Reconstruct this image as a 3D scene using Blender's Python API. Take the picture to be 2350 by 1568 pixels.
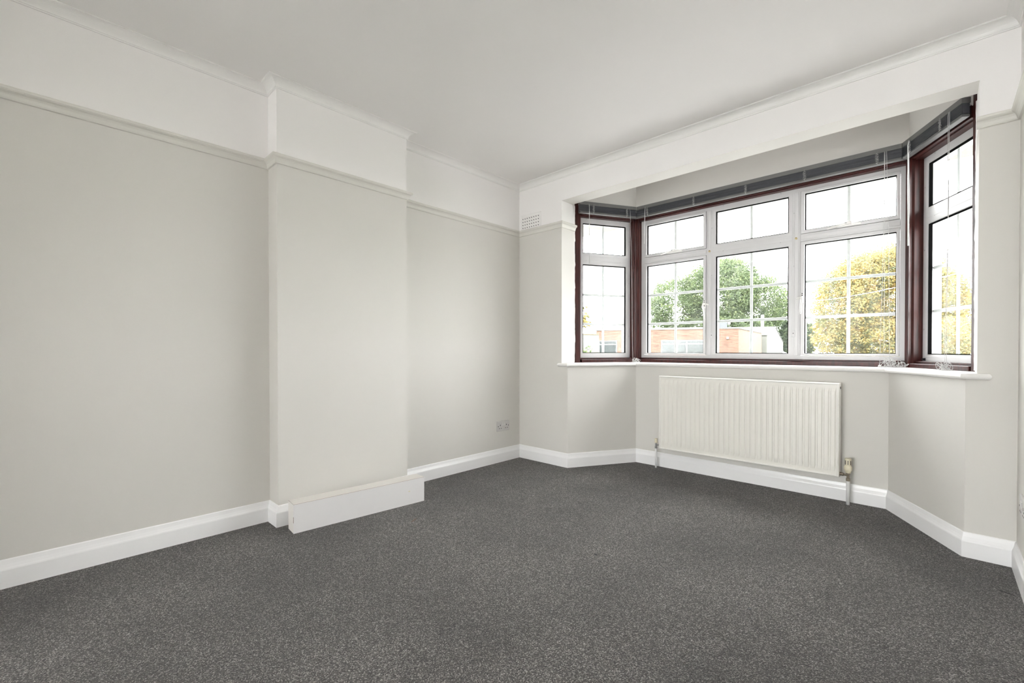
import bpy, bmesh, math, random
from mathutils import Vector, Matrix, noise

# ---------------------------------------------------------------- scene, camera, world, exposure
for o in list(bpy.data.objects):
    bpy.data.objects.remove(o, do_unlink=True)
scene = bpy.context.scene
COL = scene.collection
scene.view_settings.view_transform = 'Standard'
scene.view_settings.look = 'None'
scene.view_settings.gamma = 1.0
scene.view_settings.use_curve_mapping = False
scene.view_settings.exposure = 0.0
scene.cycles.max_bounces = 14
scene.cycles.diffuse_bounces = 10
scene.cycles.glossy_bounces = 4
scene.cycles.transparent_max_bounces = 24
scene.cycles.caustics_reflective = False
scene.cycles.caustics_refractive = False

cam_d = bpy.data.cameras.new('camera')
cam_d.sensor_fit = 'HORIZONTAL'
cam_d.sensor_width = 36.0
cam_d.lens = 1024.84 / 2350 * 36.0
cam_d.shift_x = -56.43 / 2350
cam_d.shift_y = 29.08 / 2350
cam_d.clip_start = 0.02
cam_d.clip_end = 500
cam = bpy.data.objects.new('camera', cam_d)
COL.objects.link(cam)
_r = Vector((0.742872, 0.669433, 0.00009)); _u = Vector((-0.006109, 0.006645, 0.999959)); _f = Vector((-0.669405, 0.742843, -0.009026))
cam.matrix_world = Matrix(((_r.x, _u.x, -_f.x, 2.77106), (_r.y, _u.y, -_f.y, -2.84815), (_r.z, _u.z, -_f.z, 0.95), (0, 0, 0, 1)))
scene.camera = cam

SKY = 18.8          # bright white overcast sky; it lights the room through the bay and the added glazed doors behind the camera
world = bpy.data.worlds.new('overcast_sky')
scene.world = world
world.use_nodes = True
bg = world.node_tree.nodes['Background']
bg.inputs[0].default_value = (1.0, 0.98, 0.983, 1)
bg.inputs[1].default_value = SKY

# ---------------------------------------------------------------- helpers
def lin(r, g, b):
    def c(v):
        v /= 255.0
        return v / 12.92 if v <= 0.04045 else ((v + 0.055) / 1.055) ** 2.4
    return (c(r), c(g), c(b), 1)

def new_mat(name):
    m = bpy.data.materials.new(name)
    m.use_nodes = True
    nt = m.node_tree
    return m, nt, nt.nodes, nt.links, nt.nodes['Principled BSDF']

def plain(name, col, rough=0.5, metal=0.0, var=0.04, scale=18.0, bump=0.0, bscale=200.0, spec=0.5):
    """a painted / moulded surface: one colour with a faint procedural mottling and fine relief"""
    m, nt, N, L, b = new_mat(name)
    tc = N.new('ShaderNodeTexCoord')
    no = N.new('ShaderNodeTexNoise'); no.inputs['Scale'].default_value = scale; no.inputs['Detail'].default_value = 4
    L.new(tc.outputs['Object'], no.inputs['Vector'])
    mx = N.new('ShaderNodeMix'); mx.data_type = 'RGBA'
    mx.inputs[6].default_value = tuple(v * (1 - var) for v in col[:3]) + (1,)
    mx.inputs[7].default_value = tuple(min(1, v * (1 + var)) for v in col[:3]) + (1,)
    L.new(no.outputs['Fac'], mx.inputs[0])
    L.new(mx.outputs[2], b.inputs['Base Color'])
    b.inputs['Roughness'].default_value = rough
    b.inputs['Metallic'].default_value = metal
    b.inputs['Specular IOR Level'].default_value = spec
    if bump:
        n2 = N.new('ShaderNodeTexNoise'); n2.inputs['Scale'].default_value = bscale; n2.inputs['Detail'].default_value = 3
        L.new(tc.outputs['Object'], n2.inputs['Vector'])
        bp = N.new('ShaderNodeBump'); bp.inputs['Strength'].default_value = bump; bp.inputs['Distance'].default_value = 0.002
        L.new(n2.outputs['Fac'], bp.inputs['Height']); L.new(bp.outputs[0], b.inputs['Normal'])
    return m

WHITE = (0.89, 0.878, 0.876, 1)
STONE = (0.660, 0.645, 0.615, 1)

def wall_paint(name, split_z=None):
    """emulsion: stone colour below the picture rail, white above it"""
    m, nt, N, L, b = new_mat(name)
    geo = N.new('ShaderNodeNewGeometry')
    no = N.new('ShaderNodeTexNoise'); no.inputs['Scale'].default_value = 2.2; no.inputs['Detail'].default_value = 5
    L.new(geo.outputs['Position'], no.inputs['Vector'])
    def tone(col, v):
        mx = N.new('ShaderNodeMix'); mx.data_type = 'RGBA'
        mx.inputs[6].default_value = tuple(c * (1 - v) for c in col[:3]) + (1,)
        mx.inputs[7].default_value = tuple(c * (1 + v) for c in col[:3]) + (1,)
        L.new(no.outputs['Fac'], mx.inputs[0])
        return mx.outputs[2]
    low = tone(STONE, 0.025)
    if split_z is None:
        L.new(low, b.inputs['Base Color'])
    else:
        up = tone(WHITE, 0.02)
        sp = N.new('ShaderNodeSeparateXYZ'); L.new(geo.outputs['Position'], sp.inputs[0])
        gt = N.new('ShaderNodeMath'); gt.operation = 'GREATER_THAN'; gt.inputs[1].default_value = split_z
        L.new(sp.outputs['Z'], gt.inputs[0])
        mx = N.new('ShaderNodeMix'); mx.data_type = 'RGBA'
        L.new(gt.outputs[0], mx.inputs[0]); L.new(low, mx.inputs[6]); L.new(up, mx.inputs[7])
        L.new(mx.outputs[2], b.inputs['Base Color'])
    b.inputs['Roughness'].default_value = 0.62
    b.inputs['Specular IOR Level'].default_value = 0.3
    n2 = N.new('ShaderNodeTexNoise'); n2.inputs['Scale'].default_value = 160; n2.inputs['Detail'].default_value = 3
    L.new(geo.outputs['Position'], n2.inputs['Vector'])
    n3 = N.new('ShaderNodeTexNoise'); n3.inputs['Scale'].default_value = 3.0
    L.new(geo.outputs['Position'], n3.inputs['Vector'])
    b1 = N.new('ShaderNodeBump'); b1.inputs['Strength'].default_value = 0.08; b1.inputs['Distance'].default_value = 0.001
    L.new(n2.outputs['Fac'], b1.inputs['Height'])
    b2 = N.new('ShaderNodeBump'); b2.inputs['Strength'].default_value = 0.12; b2.inputs['Distance'].default_value = 0.02
    L.new(n3.outputs['Fac'], b2.inputs['Height']); L.new(b1.outputs[0], b2.inputs['Normal'])
    L.new(b2.outputs[0], b.inputs['Normal'])
    return m

M = {}
M['wall'] = wall_paint('wall_paint_two_tone', 1.975)
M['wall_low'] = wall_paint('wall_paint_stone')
M['white_wall'] = plain('wall_paint_white', WHITE, 0.6, var=0.02, scale=3, bump=0.06, bscale=160, spec=0.3)
M['ceiling'] = plain('ceiling_emulsion', (0.89, 0.878, 0.872, 1), 0.75, var=0.02, scale=1.6, bump=0.05, bscale=140, spec=0.2)
M['rail'] = plain('picture_rail_paint', (0.69, 0.678, 0.64, 1), 0.4, var=0.02, scale=6)
M['cornice'] = plain('cornice_paint', (0.86, 0.855, 0.845, 1), 0.45, var=0.015, scale=6)
M['gloss'] = plain('white_gloss_paint', (0.90, 0.90, 0.91, 1), 0.28, var=0.02, scale=9, bump=0.05, bscale=40)
M['sill'] = plain('white_sill_paint', (0.83, 0.825, 0.81, 1), 0.25, var=0.02, scale=12, bump=0.08, bscale=45)
M['alu'] = plain('white_window_frame', (0.57, 0.565, 0.57, 1), 0.35, var=0.02, scale=10)
def bar_mat():
    m, nt, N, L, b = new_mat('white_glazing_bar')
    no = N.new('ShaderNodeTexNoise'); no.inputs['Scale'].default_value = 25
    mr = N.new('ShaderNodeMapRange'); mr.inputs[3].default_value = 0.3; mr.inputs[4].default_value = 0.5
    L.new(no.outputs['Fac'], mr.inputs[0]); L.new(mr.outputs[0], b.inputs['Roughness'])
    b.inputs['Base Color'].default_value = (0.86, 0.86, 0.86, 1)
    tl = N.new('ShaderNodeBsdfTranslucent'); tl.inputs[0].default_value = (0.9, 0.9, 0.88, 1)
    ms = N.new('ShaderNodeMixShader'); ms.inputs[0].default_value = 0.075
    L.new(b.outputs[0], ms.inputs[1]); L.new(tl.outputs[0], ms.inputs[2])
    L.new(ms.outputs[0], N['Material Output'].inputs[0])
    return m
M['bar'] = bar_mat()
M['gasket'] = plain('black_rubber', (0.004, 0.004, 0.004, 1), 1.0, spec=0.0)
M['rad'] = plain('cream_radiator_enamel', (0.81, 0.795, 0.745, 1), 0.35, var=0.02, scale=8)
M['radtrim'] = plain('radiator_white_trim', (0.84, 0.83, 0.79, 1), 0.35, var=0.02, scale=8)
M['pipe'] = plain('white_painted_pipe', (0.78, 0.78, 0.78, 1), 0.3)
M['trv'] = plain('cream_plastic', (0.70, 0.65, 0.50, 1), 0.4)
M['slot'] = plain('dark_slot', (0.02, 0.02, 0.022, 1), 0.6)
M['brass'] = plain('dull_nickel', (0.32, 0.28, 0.22, 1), 0.35, 0.9)
M['gold'] = plain('brass_lock', (0.55, 0.45, 0.25, 1), 0.3, 0.9)
M['chrome'] = plain('worn_chrome', (0.45, 0.45, 0.45, 1), 0.3, 0.9)
M['socket'] = plain('socket_plastic', (0.56, 0.545, 0.54, 1), 0.35, var=0.02)
M['rocker'] = plain('rocker_plastic', (0.64, 0.63, 0.62, 1), 0.3, var=0.02)
M['slat'] = plain('dark_grey_slats', (0.045, 0.048, 0.055, 1), 0.35, 0.2, spec=0.5)
M['headrail'] = plain('grey_headrail', (0.11, 0.11, 0.105, 1), 0.4, 0.2)
M['brail'] = plain('grey_bottom_rail', (0.10, 0.10, 0.098, 1), 0.4, 0.2)
M['cord'] = plain('blind_cord', (0.46, 0.455, 0.45, 1), 0.6)
M['hwhite'] = plain('white_handle', (0.78, 0.77, 0.75, 1), 0.3)
M['mdf'] = plain('white_laminate', (0.74, 0.73, 0.735, 1), 0.38, var=0.03, scale=5)
M['mdftop'] = plain('cream_laminate', (0.74, 0.715, 0.685, 1), 0.4, var=0.02, scale=5)
M['raw'] = plain('bare_board_edge', (0.16, 0.10, 0.07, 1), 0.8)
M['render'] = plain('pale_render', (0.20, 0.19, 0.165, 1), 0.8, var=0.05, scale=4)

def wood_mat():
    m, nt, N, L, b = new_mat('mahogany_stain')
    tc = N.new('ShaderNodeTexCoord')
    mp = N.new('ShaderNodeMapping'); mp.inputs['Scale'].default_value = (40, 40, 3)
    L.new(tc.outputs['Object'], mp.inputs[0])
    no = N.new('ShaderNodeTexNoise'); no.inputs['Scale'].default_value = 2.0; no.inputs['Detail'].default_value = 6
    L.new(mp.outputs[0], no.inputs['Vector'])
    cr = N.new('ShaderNodeValToRGB')
    cr.color_ramp.elements[0].position = 0.3; cr.color_ramp.elements[0].color = (0.016, 0.0035, 0.0035, 1)
    cr.color_ramp.elements[1].position = 0.75; cr.color_ramp.elements[1].color = (0.060, 0.011, 0.009, 1)
    L.new(no.outputs['Fac'], cr.inputs[0]); L.new(cr.outputs[0], b.inputs['Base Color'])
    b.inputs['Roughness'].default_value = 0.36
    b.inputs['Specular IOR Level'].default_value = 0.3
    return m
M['wood'] = wood_mat()

def glass_mat():
    m, nt, N, L, b = new_mat('window_glass')
    N.remove(b)
    out = N['Material Output']
    tr = N.new('ShaderNodeBsdfTransparent'); tr.inputs[0].default_value = (0.97, 0.985, 0.98, 1)
    gl = N.new('ShaderNodeBsdfGlossy'); gl.inputs['Roughness'].default_value = 0.02
    tl = N.new('ShaderNodeBsdfTranslucent'); tl.inputs[0].default_value = (0.9, 0.95, 0.95, 1)
    fr = N.new('ShaderNodeFresnel'); fr.inputs[0].default_value = 1.35
    gb = N.new('ShaderNodeNewGeometry')
    io = N.new('ShaderNodeMapRange'); io.inputs[3].default_value = 1.35; io.inputs[4].default_value = 1 / 1.35
    L.new(gb.outputs['Backfacing'], io.inputs[0]); L.new(io.outputs[0], fr.inputs[0])
    sc = N.new('ShaderNodeMath'); sc.operation = 'MULTIPLY'; sc.inputs[1].default_value = 0.15
    L.new(fr.outputs[0], sc.inputs[0])
    m1 = N.new('ShaderNodeMixShader'); L.new(sc.outputs[0], m1.inputs[0]); L.new(tr.outputs[0], m1.inputs[1]); L.new(gl.outputs[0], m1.inputs[2])
    tc = N.new('ShaderNodeTexCoord')
    mp = N.new('ShaderNodeMapping'); mp.inputs['Scale'].default_value = (5, 5, 2.2)
    L.new(tc.outputs['Object'], mp.inputs[0])
    no = N.new('ShaderNodeTexNoise'); no.inputs['Scale'].default_value = 1.3; no.inputs['Detail'].default_value = 4
    L.new(mp.outputs[0], no.inputs['Vector'])
    cr = N.new('ShaderNodeMapRange'); cr.inputs[1].default_value = 0.42; cr.inputs[2].default_value = 0.8; cr.inputs[3].default_value = 0.003; cr.inputs[4].default_value = 0.014
    L.new(no.outputs['Fac'], cr.inputs[0])
    m2 = N.new('ShaderNodeMixShader'); L.new(cr.outputs[0], m2.inputs[0]); L.new(m1.outputs[0], m2.inputs[1]); L.new(tl.outputs[0], m2.inputs[2])
    L.new(m2.outputs[0], out.inputs[0])
    return m
M['glass'] = glass_mat()

def clear_mat():
    m, nt, N, L, b = new_mat('clear_wand')
    b.inputs['Base Color'].default_value = (0.75, 0.75, 0.75, 1); b.inputs['Roughness'].default_value = 0.15
    no = N.new('ShaderNodeTexNoise'); no.inputs['Scale'].default_value = 30
    mr = N.new('ShaderNodeMapRange'); mr.inputs[3].default_value = 0.1; mr.inputs[4].default_value = 0.25
    L.new(no.outputs['Fac'], mr.inputs[0]); L.new(mr.outputs[0], b.inputs['Roughness'])
    b.inputs['Alpha'].default_value = 0.75
    return m
M['wand'] = clear_mat()

def carpet_mat():
    m, nt, N, L, b = new_mat('grey_flecked_carpet')
    geo = N.new('ShaderNodeNewGeometry')
    vo = N.new('ShaderNodeTexVoronoi'); vo.inputs['Scale'].default_value = 380; vo.inputs['Randomness'].default_value = 1.0
    wn = N.new('ShaderNodeTexNoise'); wn.inputs['Scale'].default_value = 220; wn.inputs['Detail'].default_value = 2
    L.new(geo.outputs['Position'], wn.inputs['Vector'])
    ad = N.new('ShaderNodeMix'); ad.data_type = 'VECTOR'; ad.inputs[0].default_value = 0.007
    L.new(geo.outputs['Position'], ad.inputs[4]); L.new(wn.outputs['Color'], ad.inputs[5])
    L.new(ad.outputs[1], vo.inputs['Vector'])
    sp = N.new('ShaderNodeSeparateColor'); L.new(vo.outputs['Color'], sp.inputs[0])
    cr = N.new('ShaderNodeValToRGB'); e = cr.color_ramp.elements
    e[0].position = 0.0; e[0].color = (0.004, 0.0038, 0.0036, 1)
    e[1].position = 1.0; e[1].color = (0.41, 0.39, 0.368, 1)
    k = cr.color_ramp.elements.new(0.45); k.color = (0.038, 0.0357, 0.0333, 1)
    k = cr.color_ramp.elements.new(0.75); k.color = (0.106, 0.1, 0.0935, 1)
    L.new(sp.outputs[0], cr.inputs[0])
    n1 = N.new('ShaderNodeTexNoise'); n1.inputs['Scale'].default_value = 1.7; n1.inputs['Detail'].default_value = 6; n1.inputs['Roughness'].default_value = 0.55
    L.new(geo.outputs['Position'], n1.inputs['Vector'])
    mr = N.new('ShaderNodeMapRange'); mr.inputs[1].default_value = 0.3; mr.inputs[2].default_value = 0.7; mr.inputs[3].default_value = 0.62; mr.inputs[4].default_value = 1.32
    L.new(n1.outputs['Fac'], mr.inputs[0])
    ml = N.new('ShaderNodeVectorMath'); ml.operation = 'SCALE'
    L.new(cr.outputs[0], ml.inputs[0]); L.new(mr.outputs[0], ml.inputs['Scale'])
    L.new(ml.outputs[0], b.inputs['Base Color'])
    b.inputs['Roughness'].default_value = 0.95
    b.inputs['Specular IOR Level'].default_value = 0.1
    b.inputs['Sheen Weight'].default_value = 0.25
    b.inputs['Sheen Roughness'].default_value = 0.6
    bp = N.new('ShaderNodeBump'); bp.inputs['Strength'].default_value = 0.9; bp.inputs['Distance'].default_value = 0.004; bp.invert = True
    L.new(vo.outputs['Distance'], bp.inputs['Height']); L.new(bp.outputs[0], b.inputs['Normal'])
    return m
M['carpet'] = carpet_mat()

def brick_mat():
    m, nt, N, L, b = new_mat('orange_brickwork')
    tc = N.new('ShaderNodeTexCoord')
    mp = N.new('ShaderNodeMapping'); mp.inputs['Rotation'].default_value = (math.radians(90), 0, 0)
    L.new(tc.outputs['UV'], mp.inputs[0])
    br = N.new('ShaderNodeTexBrick')
    br.inputs['Color1'].default_value = (0.120, 0.050, 0.032, 1); br.inputs['Color2'].default_value = (0.062, 0.024, 0.017, 1); br.inputs['Mortar'].default_value = (0.135, 0.095, 0.075, 1)
    br.inputs['Scale'].default_value = 1.0; br.inputs['Mortar Size'].default_value = 0.014; br.offset = 0.5
    br.inputs['Brick Width'].default_value = 0.225; br.inputs['Row Height'].default_value = 0.075
    L.new(tc.outputs['UV'], br.inputs['Vector'])
    mp.inputs['Rotation'].default_value = (0, 0, 0); mp.inputs['Scale'].default_value = (1.3, 10, 1)
    no = N.new('ShaderNodeTexNoise'); no.inputs['Scale'].default_value = 1.0; no.inputs['Detail'].default_value = 4
    L.new(mp.outputs[0], no.inputs['Vector'])
    mr = N.new('ShaderNodeMapRange'); mr.inputs[1].default_value = 0.32; mr.inputs[2].default_value = 0.62; mr.inputs[3].default_value = 0.55; mr.inputs[4].default_value = 1.25
    L.new(no.outputs['Fac'], mr.inputs[0])
    ml = N.new('ShaderNodeVectorMath'); ml.operation = 'SCALE'
    L.new(br.outputs['Color'], ml.inputs[0]); L.new(mr.outputs[0], ml.inputs['Scale'])
    L.new(ml.outputs[0], b.inputs['Base Color'])
    b.inputs['Roughness'].default_value = 0.9
    return m
M['brick'] = brick_mat()
M['coping'] = plain('grey_coping', (0.09, 0.09, 0.088, 1), 0.8)
M['farwhite'] = plain('white_cladding', (0.088, 0.088, 0.08, 1), 0.7, var=0.08, scale=1.2)
M['farroof'] = plain('pale_roof_sheet', (0.055, 0.056, 0.056, 1), 0.6, var=0.05, scale=2)
M['darkedge'] = plain('dark_verge', (0.03, 0.03, 0.032, 1), 0.7)
M['fargrey'] = plain('grey_roof_unit', (0.055, 0.06, 0.066, 1), 0.6, var=0.06, scale=2)
M['farglass'] = plain('dim_window_pane', (0.025, 0.03, 0.032, 1), 0.15, var=0.3, scale=1.5)
M['farframe'] = plain('white_far_frame', (0.16, 0.16, 0.16, 1), 0.5)
M['red'] = plain('red_dot', (0.55, 0.05, 0.03, 1), 0.5)
M['orange_trim'] = plain('orange_brick_trim', (0.12, 0.075, 0.05, 1), 0.8)
M['bark'] = plain('dark_bark', (0.03, 0.024, 0.02, 1), 0.9, var=0.25, scale=6)
M['concrete'] = plain('bounce_concrete', (0.74, 0.73, 0.71, 1), 0.9, var=0.08, scale=1.5)  # kept very pale so the slab bounces daylight indoors
M['paving'] = plain('bounce_paving', (0.24, 0.236, 0.23, 1), 0.9, var=0.1, scale=3)  # pale tone bounces daylight through the bay onto the ceiling
M['grass'] = plain('rough_grass', (0.10, 0.14, 0.05, 1), 0.95, var=0.3, scale=0.6)

def leaf_mat(name, cols, wide=0.35):
    m, nt, N, L, b = new_mat(name)
    geo = N.new('ShaderNodeNewGeometry')
    no = N.new('ShaderNodeTexNoise'); no.inputs['Scale'].default_value = wide; no.inputs['Detail'].default_value = 4; no.inputs['Roughness'].default_value = 0.65
    L.new(geo.outputs['Position'], no.inputs['Vector'])
    a = N.new('ShaderNodeMath'); a.operation = 'MULTIPLY'; a.inputs[1].default_value = 0.30
    L.new(geo.outputs['Random Per Island'], a.inputs[0])
    a2 = N.new('ShaderNodeMath'); a2.operation = 'MULTIPLY_ADD'; a2.inputs[1].default_value = 1.35
    L.new(no.outputs['Fac'], a2.inputs[0]); L.new(a.outputs[0], a2.inputs[2])
    mr = N.new('ShaderNodeMapRange'); mr.inputs[1].default_value = 0.52; mr.inputs[2].default_value = 1.15
    L.new(a2.outputs[0], mr.inputs[0])
    cr = N.new('ShaderNodeValToRGB'); e = cr.color_ramp.elements
    e[0].color = cols[0]; e[1].color = cols[-1]
    for i, c in enumerate(cols[1:-1]):
        k = cr.color_ramp.elements.new((i + 1) / (len(cols) - 1)); k.color = c
    L.new(mr.outputs[0], cr.inputs[0])
    L.new(cr.outputs[0], b.inputs['Base Color'])
    b.inputs['Roughness'].default_value = 0.6
    b.inputs['Specular IOR Level'].default_value = 0.2
    tl = N.new('ShaderNodeBsdfTranslucent'); L.new(cr.outputs[0], tl.inputs[0])
    ms = N.new('ShaderNodeMixShader'); ms.inputs[0].default_value = 0.45
    L.new(b.outputs[0], ms.inputs[1]); L.new(tl.outputs[0], ms.inputs[2])
    L.new(ms.outputs[0], N['Material Output'].inputs[0])
    return m
M['leaf_green'] = leaf_mat('green_leaves', [(0.055, 0.075, 0.045, 1), (0.085, 0.115, 0.062, 1), (0.12, 0.155, 0.075, 1), (0.19, 0.215, 0.10, 1)], 0.7)
M['leaf_yellow'] = leaf_mat('autumn_leaves', [(0.07, 0.085, 0.055, 1), (0.13, 0.145, 0.075, 1), (0.25, 0.21, 0.085, 1), (0.36, 0.26, 0.09, 1), (0.34, 0.19, 0.08, 1)], 1.3)
M['leaf_dark'] = leaf_mat('dark_hedge_leaves', [(0.02, 0.032, 0.018, 1), (0.04, 0.06, 0.028, 1), (0.07, 0.085, 0.036, 1)], 0.6)

class MB:
    def __init__(self):
        self.v = []; self.f = []; self.mi = []
    def face(self, idx, mi=0):
        self.f.append(tuple(idx)); self.mi.append(mi)
    def prism(self, poly, z0, z1, fn=None, mi=0):
        """poly: list of plan points; extruded from z0 to z1; fn maps (a, b, z) to world"""
        n = len(poly); o = len(self.v)
        area = sum(poly[i][0] * poly[(i + 1) % n][1] - poly[(i + 1) % n][0] * poly[i][1] for i in range(n))
        if area < 0: poly = poly[::-1]
        for z in (z0, z1):
            for a, b in poly:
                self.v.append(fn(a, b, z) if fn else (a, b, z))
        self.face([o + i for i in range(n)][::-1], mi)
        self.face([o + n + i for i in range(n)], mi)
        for i in range(n):
            j = (i + 1) % n
            self.face((o + i, o + j, o + n + j, o + n + i), mi)
        return self
    def box(self, x0, x1, y0, y1, z0, z1, fn=None, mi=0):
        return self.prism([(x0, y0), (x1, y0), (x1, y1), (x0, y1)], z0, z1, fn, mi)
    def loft(self, rings, close=True, caps=True, mi=0):
        o = len(self.v); n = len(rings[0])
        for r in rings: self.v.extend(r)
        for k in range(len(rings) - 1):
            for i in range(n if close else n - 1):
                j = (i + 1) % n
                self.face((o + k * n + i, o + k * n + j, o + (k + 1) * n + j, o + (k + 1) * n + i), mi)
        if caps and close:
            self.face([o + i for i in range(n)][::-1], mi)
            self.face([o + (len(rings) - 1) * n + i for i in range(n)], mi)
        return self
    def tube(self, pts, r, n=6, mi=0):
        pts = [Vector(p) for p in pts]
        rings = []
        up = Vector((0.31, 0.17, 0.93))
        for i, p in enumerate(pts):
            t = (pts[min(i + 1, len(pts) - 1)] - pts[max(i - 1, 0)])
            if t.length < 1e-9: t = Vector((0, 0, 1))
            t.normalize()
            a = t.cross(up)
            if a.length < 1e-3: a = t.cross(Vector((1, 0, 0)))
            a.normalize(); b2 = t.cross(a)
            rr = r[i] if isinstance(r, (list, tuple)) else r
            rings.append([tuple(p + a * (rr * math.cos(2 * math.pi * k / n)) + b2 * (rr * math.sin(2 * math.pi * k / n))) for k in range(n)])
        return self.loft(rings, mi=mi)
    def lathe(self, prof, c, n=16, axis='z', mi=0):
        """prof: (radius, height) pairs round an axis through c"""
        rings = []
        for r, h in prof:
            ring = []
            for k in range(n):
                a = 2 * math.pi * k / n
                x, y = r * math.cos(a), r * math.sin(a)
                if axis == 'z': p = (c[0] + x, c[1] + y, c[2] + h)
                elif axis == 'y': p = (c[0] + x, c[1] + h, c[2] + y)
                else: p = (c[0] + h, c[1] + x, c[2] + y)
                ring.append(p)
            rings.append(ring)
        return self.loft(rings, mi=mi)
    def build(self, name, mat, parent=None, smooth=False, bevel=0.0, seg=2, origin=None, uv=None):
        root = parent
        while root is not None and root.parent is not None: root = root.parent
        off = Vector(root.location) if root is not None else Vector(origin or (0, 0, 0))
        me = bpy.data.meshes.new(name)
        me.from_pydata([tuple(Vector(p) - off) for p in self.v], [], self.f)
        mats = mat if isinstance(mat, (list, tuple)) else [mat]
        for mm in mats: me.materials.append(M[mm] if isinstance(mm, str) else mm)
        for p, k in zip(me.polygons, self.mi):
            p.material_index = k
            p.use_smooth = smooth
        if uv is not None:
            lay = me.uv_layers.new(name='UVMap')
            for li, lp in enumerate(me.loops):
                lay.data[li].uv = uv(Vector(self.v[lp.vertex_index]))
        bm = bmesh.new(); bm.from_mesh(me)
        bmesh.ops.recalc_face_normals(bm, faces=bm.faces)
        if bevel:
            ed = [e for e in bm.edges if len(e.link_faces) == 2 and e.calc_face_angle(0) > 0.5]
            bmesh.ops.bevel(bm, geom=ed, offset=bevel, segments=seg, affect='EDGES', profile=0.5)
        bm.to_mesh(me); bm.free()
        o = bpy.data.objects.new(name, me)
        COL.objects.link(o)
        if parent is not None: o.parent = parent
        else: o.location = off
        return o

def tag(o, label, cat, kind=None, group=None):
    o['label'] = label; o['category'] = cat
    if kind: o['kind'] = kind
    if group: o['group'] = group
    return o
def thing(name, loc, label, cat, kind=None, group=None):
    e = bpy.data.objects.new(name, None)
    e.empty_display_size = 0.1
    COL.objects.link(e); e.location = loc
    return tag(e, label, cat, kind, group)
def plabel(o, label):
    o['label'] = label; return o

# ---------------------------------------------------------------- room dimensions (metres)
CH0, CH1, CHD = -1.9973, -1.2131, 0.133       # chimney breast
BX0, BX1, BX2, BX3, BD = 0.5425, 0.8557, 2.5490, 2.8622, 0.5425   # splayed bay, 60 degrees
UB0, UB3, HB = 0.4799, 2.9002, 2.1702         # opening of the bay above the sill, underside of the beam
XR, YB, HC = 3.028, -7.0, 2.3965
HS, TS = 0.1131, 0.0156
S6, C6 = math.sin(math.radians(60)), 0.5
WB = 0.142                                     # beam thickness

def FL(s, d, z): return (BX0 + C6 * s - S6 * d, S6 * s + C6 * d, z)      # left splay
def FC(s, d, z): return (s, BD + d, z)                                     # middle
def FR(s, d, z): return (BX3 - C6 * s + S6 * d, S6 * s + C6 * d, z)      # right splay
T30 = math.tan(math.radians(30))
def scL(d): return 0.62642 + T30 * d          # where the splay meets the middle, along the splay
def cL(d): return BX1 - T30 * d
def cR(d): return BX2 + T30 * d
def strip(d0, d1):
    """plan polygon of the bay wall between two offsets, starting at the reveals"""
    def side(d):
        a = FL(0, d, 0)[:2]; b = FR(0, d, 0)[:2]
        return [a, (cL(d), BD + d), (cR(d), BD + d), b]
    return side(d0), side(d1)

# ---------------------------------------------------------------- shell
o = MB().prism([(-0.2, YB - 0.2), (XR + 0.2, YB - 0.2), (XR + 0.2, 0.0), (BX3, 0), (BX2, BD), (BX1, BD), (BX0, 0), (-0.2, 0)], -0.08, 0.0).build('floor', 'carpet')
tag(o, 'dark grey flecked carpet covering the whole room floor', 'floor', 'structure')
FLOOR = o
o = MB().box(-0.2, XR + 0.2, YB - 0.2, 0.80, HC, HC + 0.1).build('ceiling', 'ceiling')
tag(o, 'flat off-white painted ceiling', 'ceiling', 'structure')
o = MB().box(-0.2, 0, YB - 0.2, 0, 0, HC).build('wall_left', 'wall')
tag(o, 'long left wall, stone below the picture rail and white above', 'wall', 'structure')
o = MB().box(0, CHD, CH0, CH1, 0, HC).build('wall_chimney', 'wall')
tag(o, 'shallow chimney breast projecting from the left wall', 'wall', 'structure')
o = MB().prism([(-0.2, 0), (UB0, 0), (UB0, 0.171), (0.28, 0.286), (-0.2, 0.286)], 0, HC).build('wall_front_left', 'wall')
tag(o, 'narrow stretch of wall between the corner and the bay window', 'wall', 'structure')
o = MB().prism([(XR + 0.2, 0), (UB3, 0), (UB3, 0.171), (3.10, 0.286), (XR + 0.2, 0.286)], 0, HC).build('wall_front_right', 'wall')
tag(o, 'narrow pier of wall right of the bay window', 'wall', 'structure')
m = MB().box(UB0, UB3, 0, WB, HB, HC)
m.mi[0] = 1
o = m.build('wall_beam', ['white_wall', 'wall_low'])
tag(o, 'white boxed beam spanning the top of the bay opening', 'beam', 'structure')
a, b = strip(0.0, 0.27)
o = MB().prism([(UB0, 0)] + a + [(UB3, 0)] + b[::-1], 0, 0.815).build('wall_bay', 'wall_low')
tag(o, 'low stone-coloured wall of the splayed bay under the window sill', 'wall', 'structure')
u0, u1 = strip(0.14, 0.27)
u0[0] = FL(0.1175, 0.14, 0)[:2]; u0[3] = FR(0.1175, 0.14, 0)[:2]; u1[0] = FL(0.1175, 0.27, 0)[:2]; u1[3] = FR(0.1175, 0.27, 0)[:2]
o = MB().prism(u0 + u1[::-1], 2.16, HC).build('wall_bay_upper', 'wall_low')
tag(o, 'strip of plaster wall over the bay windows behind the beam', 'wall', 'structure')
o = MB().box(XR, XR + 0.2, YB - 0.2, 0, 0, HC).build('wall_right', 'wall')
tag(o, 'right wall seen edge-on at the picture margin', 'wall', 'structure')
m = MB()
m.loft([[(x, y, z) for x, z in ((0, 0), (0.30, 0), (0.30, 2.20), (2.95, 2.20), (2.95, 0), (XR, 0), (XR, HC), (0, HC))] for y in (YB - 0.2, YB)])  # gap left for the added glazed doors
o = m.build('wall_back', 'wall')
tag(o, 'wall behind the camera round the added glazed doors', 'wall', 'structure')

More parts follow.
